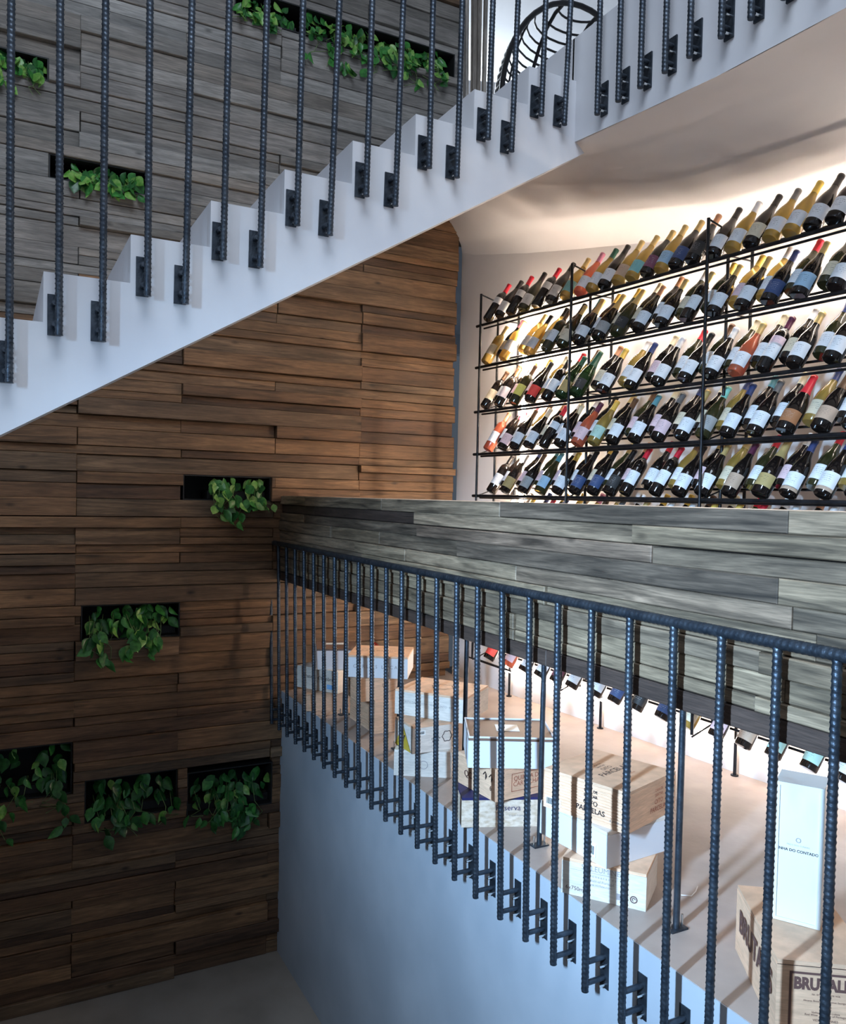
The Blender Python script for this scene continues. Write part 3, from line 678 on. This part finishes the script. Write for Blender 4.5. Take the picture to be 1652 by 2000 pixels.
A3 = crate([1.863, 5.003, .270, .30, .135, -.329], -1.141, 'white_card', 'white carton with a dark lid on top of the stack nearest the wooden wall', 'carton', 'box', 'brown_card')
patch(A3, 'top', .06, .16, .2, .22, 'paper', 'sticker')
o = empty('torn_carton', (2.25, 5.2, -1.02), 'torn red and tan carton flap behind the white lettered box', 'box')
B1 = crate([1.983, 4.337, .202, .387, .199, -.015], ZS, 'crate_wood', 'tall pine crate at the bottom of the second stack from the wooden wall', slats=True)
B2 = crate([1.876, 4.337, .283, .25, .135, -.067], -1.201, 'crate_wood', 'ribbed pine crate under the white lettered box in the second stack', slats=True)
ring(B2, 'front', .2, .10, .05, 'brown_ink', .002, arc=-PI)
B3 = crate([1.835, 4.424, .361, .34, .129, -.570], -1.066, 'white_card', 'white box lettered with spaced capitals on top of the second stack', 'carton', 'box', 'crate_wood')
letter(B3, 'C A R L O S   L U C A S', 'front', .18, .065, .028, 'soft_ink'); letter(B3, 'C A R L O S   L U C A S', 'top', .19, .17, .026, 'brown_ink')
C1 = crate([1.781, 3.651, .290, .30, .131, -.571], ZS, PALE, 'whitewashed crate with an oval stamp at the bottom of the third stack')
ring(C1, 'front', .15, .06, .02, 'tan_ink' if 'tan_ink' in MATS else 'soft_ink', .003)
C2 = crate([1.829, 3.545, .222, .20, .138, .001], -1.269, 'pale_crate_wood', 'crate with a yellow warning triangle on its side in the middle of the third stack', lidm='crate_wood')
ring(C2, 'front', .195, .07, .026, 'ink', .004, 2); barcode(C2, 'front', .035, .09, .035, .022); letter(C2, 'quinta da\ngaivosa', 'front', .13, .06, .014)
w_, d_, h_ = C2['dims']; mb = MB(); mb.add([(-.0044, d_-.01, .004), (-.0044, .01, .004), (-.0044, d_*.5, .118)], [(0, 1, 2)]); mb.add([(-.005, d_*.56, .03), (-.005, d_*.50, .03), (-.005, d_*.36, .075), (-.005, d_*.42, .075)], [(0, 1, 2, 3)])
t_ = mb.build('warning_sticker', 'yellow_sticker', C2); t_.data.materials.append(MATS['ink']); t_.data.polygons[1].material_index = 1
C3 = crate([1.852, 3.80, .396, .323, .131, -.926], -1.131, PALE, 'wide pale crate with a ring emblem on its lid, topmost of the third stack', lidm='crate_wood')
ring(C3, 'top', .2, .16, .055, 'brown_ink', .004, 2); letter(C3, 'QUINTA DA GAIVOSA   VINHO TINTO   DOURO', 'front', .2, .07, .015, 'soft_ink')
D1 = crate([1.763, 2.947, .339, .30, .128, -.390], ZS, 'osb', 'speckled chipboard crate marked Reserva at the bottom of the fourth stack', lidm='navy_card')
letter(D1, 'Reserva', 'front', .20, .082, .034, 'navy_card'); letter(D1, 'Q.ta do Crasto', 'front', .235, .05, .010, 'soft_ink')
D2 = crate([1.863, 2.844, .248, .285, .138, .072], -1.272, 'crate_wood', 'pine crate with a framed red stamp turned askew in the fourth stack')
letter(D2, 'QUINTA DO\nCARVALHAIS', 'front', .175, .072, .028, 'red_ink')
for (a, b, c, d) in ((.085, .105, .245, .107), (.085, .030, .245, .032), (.085, .03, .087, .107)): patch(D2, 'front', a, b, c, d, 'red_ink', 'stamp_frame')
letter(D2, '\u2191\u2191', 'left', .235, .09, .05, 'ink'); letter(D2, 'QC', 'left', .09, .06, .04, 'brown_ink', rot=0); letter(D2, '6', 'left', .255, .05, .03, 'brown_ink')
D3 = crate([1.768, 2.915, .366, .30, .127, -.474], -1.134, 'white_card', 'white box with a brown lid and a small paper tag, topmost of the fourth stack', 'carton', 'box', 'brown_card')
patch(D3, 'top', .13, .11, .23, .21, 'paper', 'tag')
mb = MB(); w_, d_, h_ = D3['dims']
for q in (((0, 0, h_-.0005), (w_, .006, h_+.006)), ((0, d_-.006, h_-.0005), (w_, d_, h_+.006)), ((0, .006, h_-.0005), (.006, d_-.006, h_+.006)), ((w_-.006, .006, h_-.0005), (w_, d_-.006, h_+.006))): mb.box(*q)
mb.build('rim', 'white_card', D3)
E1 = crate([1.800, 2.304, .296, .22, .130, -.927], ZS, PALE, 'printed crate with a recycling mark at the bottom of the fifth stack', lidm='crate_wood')
letter(E1, 'SOLEUMINES', 'front', .145, .108, .026, 'soft_ink'); patch(E1, 'front', .03, .0935, .24, .0945, 'soft_ink', 'rule')
letter(E1, 'm o n s a r a z  d e', 'front', .145, .083, .013, 'soft_ink'); letter(E1, 'Product of Portugal', 'front', .135, .067, .013, 'soft_ink'); letter(E1, 'www.vinhos.com', 'front', .135, .053, .013, 'soft_ink')
letter(E1, '6x750ml', 'front', .05, .026, .020, 'brown_ink'); patch(E1, 'front', .195, .02, .217, .042, 'soft_ink', 'stamp'); ring(E1, 'front', .255, .033, .011, 'brown_ink', .004); ring(E1, 'front', .255, .033, .005, 'brown_ink', .003, arc=4.6)
E2 = crate([1.878, 2.157, .308, .352, .127, .083], -1.270, 'white_card', 'plain white box in the middle of the fifth stack', 'carton', 'box', PALE)
barcode(E2, 'left', .25, .02, .05, .045)
E3 = crate([1.927, 2.115, .340, .352, .146, .309], -1.143, 'crate_wood', 'ribbed pine crate lettered on three faces, topmost of the fifth stack', slats=True)
for txt, sz, v in (('CASA DE', .014, .108), ('SANTAR', .015, .090), ('OITO', .024, .066), ('PARCELAS', .026, .040)):
    letter(E3, txt, 'left', .205, v+.005, sz, 'ink', bold=.0004); letter(E3, txt, 'front', .215, v, sz, 'red_ink')
for txt, sz, v in (('CASA DE', .014, .215), ('SANTAR', .015, .197), ('OITO', .026, .172), ('PARCELAS', .040, .138)): letter(E3, txt, 'top', .17+(v-.17)*.0, v+.02, sz, 'ink', rot=0)
letter(E3, 'QUINTA SANTAR', 'top', .17, .10, .012, 'tan_ink' if 'tan_ink' in MATS else 'red_ink')
barcode(E3, 'left', .01, .012, .07, .035); letter(E3, '6 x 750 ml', 'left', .31, .03, .012, 'soft_ink')
G1 = crate([1.835, 1.43, .253, .419, .204, -.613], ZS, 'crate_wood', 'large crate stamped in heavy block letters at the right edge of the slab', lidm='crate_wood')
w_, d_, h_ = G1['dims']
letter(G1, 'BRUTALIS', 'front', .118, h_-.060, .043, 'brown_ink', bold=.0022, sx=.80)
for (a, b, c, d) in ((.032, h_-.034, .225, h_-.028), (.032, .0, .038, h_-.034), (.219, .0, .225, h_-.034)): patch(G1, 'front', a, b, c, d, 'navy_ink' if 'navy_ink' in MATS else 'brown_ink', 'frame')
for k, (txt, sz) in enumerate((('Nr. 075 l  ALC 15% VOL', .007), ('Alicante Bouschet   Cabernet Sauvignon', .007), ('2012', .015), ('Vinho Regional Lisboa\nRed Wine   Produce of Portugal', .008), ('VIDIGAL WINES', .009))): letter(G1, txt, 'front', .125, h_-.086-.017*k, sz, 'brown_ink')
letter(G1, 'BRUTALIS', 'left', .22, .115, .092, 'brown_ink', bold=.003, sx=.85)
patch(G1, 'front', 0, h_-.013, w_, h_-.0115, 'ink', 'lid_joint')
g0 = on(1505.5, 1793, 2, -1.196); g1_ = on(1601.5, 1818.5, 2, -1.196); gw = (g1_-g0).length; ga = math.atan2(g1_.y-g0.y, g1_.x-g0.x)
G2 = crate([g0.x, g0.y, gw, gw*.95, .33, ga], -1.1955, 'white_card', 'tall upright pale wood box standing on the block-lettered crate', 'bottle_box', 'box')
def fit_h():
    for k in range(200):
        h = .15+k*.003; p = Vector((g0.x, g0.y, -1.196+h)); y = CYP-FPX*p.dot(UP)/p.dot(FW)
        if y < 1526: return h
gh = fit_h(); print('G2', gw, gh)
for c in list(G2.children): bpy.data.objects.remove(c)
G2['dims'] = (gw, gw*.95, gh)
mb = MB(); mb.box((0, .004, .0006), (gw, gw*.95, gh)); mb.box((0, 0, .0006), (.012, .004, gh)); mb.box((gw-.012, 0, .0006), (gw, .004, gh)); mb.box((.012, 0, .0006), (gw-.012, .004, .010)); mb.box((.012, 0, gh-.010), (gw-.012, .004, gh)); mb.build('body', 'mottled_pine', G2)
letter(G2, 'VINHA DO CONTADOR', 'front', gw*.5, gh*.52, gw*.085, 'ink', bold=.0003, out=-.0034); letter(G2, 'PA\u00c7O DOS CUNHAS', 'front', gw*.5, gh*.56, gw*.05, 'soft_ink', out=-.0034)
ring(G2, 'front', gw*.5, gh*.6, .006, 'soft_ink', .002)
for c in G2.children:
    if c.name.startswith('emblem'): c.location.y = .0035
# torn carton pieces
rt_ = bpy.data.objects['torn_carton']
mb = MB(); mb.box((0, 0, 0), (.16, .12, .05)); mb.build('body', 'brown_card', rt_)
mb = MB(); mb.add([(.0, 0, .05), (.16, 0, .05), (.20, -.05, .075), (.06, -.03, .085)], [(0, 1, 2, 3)]); mb.add([(.16, 0, .05), (.16, .12, .05), (.22, .1, .09), (.2, -.05, .075)], [(0, 1, 2, 3)]); f_ = mb.build('flap', 'red_card', rt_)
mod = f_.modifiers.new('s', 'SOLIDIFY'); mod.thickness = .003
rt_.location.z = -1.12; rt_.location.x = 2.16; rt_.location.y = 5.12
# small cable curl on the slab
mb = MB(); c0 = on(1330, 1748, 2, ZS+.004); c1 = on(1350, 1750, 2, ZS+.004); c2 = on(1362, 1737, 2, ZS+.004)
mb.tube([c0, c0.lerp(c1, .5), c1, c1.lerp(c2, .6)+Vector((.004, 0, .002)), c2+Vector((0, 0, .012))], .002, 6); tag(mb.build('cable_end', 'wire_white'), 'thin white cable end lying on the slab beside a support post', 'cable')
# ------------------------------------------------------------------ upper room: hanging chair and driftwood screen
ch = empty('hanging_chair', (4.85, 6.4, 3.60), 'black wicker egg chair hanging on a chain above the stair head', 'chair')
CRX, CRZ, CDP = .86, 1.05, .62
rim = [Vector((CRX*math.cos(2*PI*i/48), -.12, CRZ*math.sin(2*PI*i/48))) for i in range(49)]
mb = MB(); mb.tube(rim, .026, 8); mb.build('rim', 'black_rattan', ch)
def shell(u, v): return Vector((u*CRX, -.12+CDP*math.sqrt(max(0, 1-u*u-v*v)), v*CRZ))
mb = MB()
for k in range(-8, 9):
    u = k/8.6; L_ = math.sqrt(max(0, 1-u*u)); 
    if k in (-7, -6, -5, -2, 2, 6, 7): mb.tube([shell(u, L_*math.sin(PI/2*(j/14*2-1))) for j in range(15)], .020 if k in (-2, 2) else .011, 6)
for k in range(-15, 16):
    v = k/15.6; L_ = math.sqrt(max(0, 1-v*v)); mb.tube([shell(L_*math.sin(PI/2*(j/12*2-1)), v) for j in range(13)], .011, 6)
mb.build('basket', 'black_rattan', ch)
mb = MB(); nl = 16
for i in range(nl):
    c = Vector((-.20, -.1, 1.02+.05*i+.02)); pts = []
    for j in range(9):
        a = 2*PI*j/8; pts.append(c+Vector(((.010*math.cos(a)) if i % 2 else 0, (0 if i % 2 else .010*math.cos(a)), .03*math.sin(a))))
    mb.tube(pts, .004, 5, cap=False)
mb.build('chain', 'black_steel', ch)
ds = empty('driftwood_screen', (3.35, 5.9, 2.08), 'leaning driftwood strips beside the end of the wooden wall', 'screen')
rd = random.Random(9)
for i in range(16):
    xb_ = on(902+i*4.4, 170, 1, 5.85).x-3.35; xt_ = on(888+i*5.2, 0, 1, 5.85).x-3.35; yo = rd.uniform(-.06, .06)
    b0 = Vector((xb_-.12*(xt_-xb_+.3), yo, .0)); h = 2.5; t0 = Vector((xt_+(xt_-xb_)*.5, yo+rd.uniform(-.03, .03), h)); wd = rd.uniform(.008, .022)
    mb = MB(); mb.add([b0+Vector((-wd, -.006, 0)), b0+Vector((wd, -.006, 0)), b0+Vector((wd, .006, 0)), b0+Vector((-wd, .006, 0)), t0+Vector((-wd, -.006, 0)), t0+Vector((wd, -.006, 0)), t0+Vector((wd, .006, 0)), t0+Vector((-wd, .006, 0))],
                       [(0, 3, 2, 1), (4, 5, 6, 7), (0, 1, 5, 4), (1, 2, 6, 5), (2, 3, 7, 6), (3, 0, 4, 7)]); mb.build('stick', 'driftwood', ds)
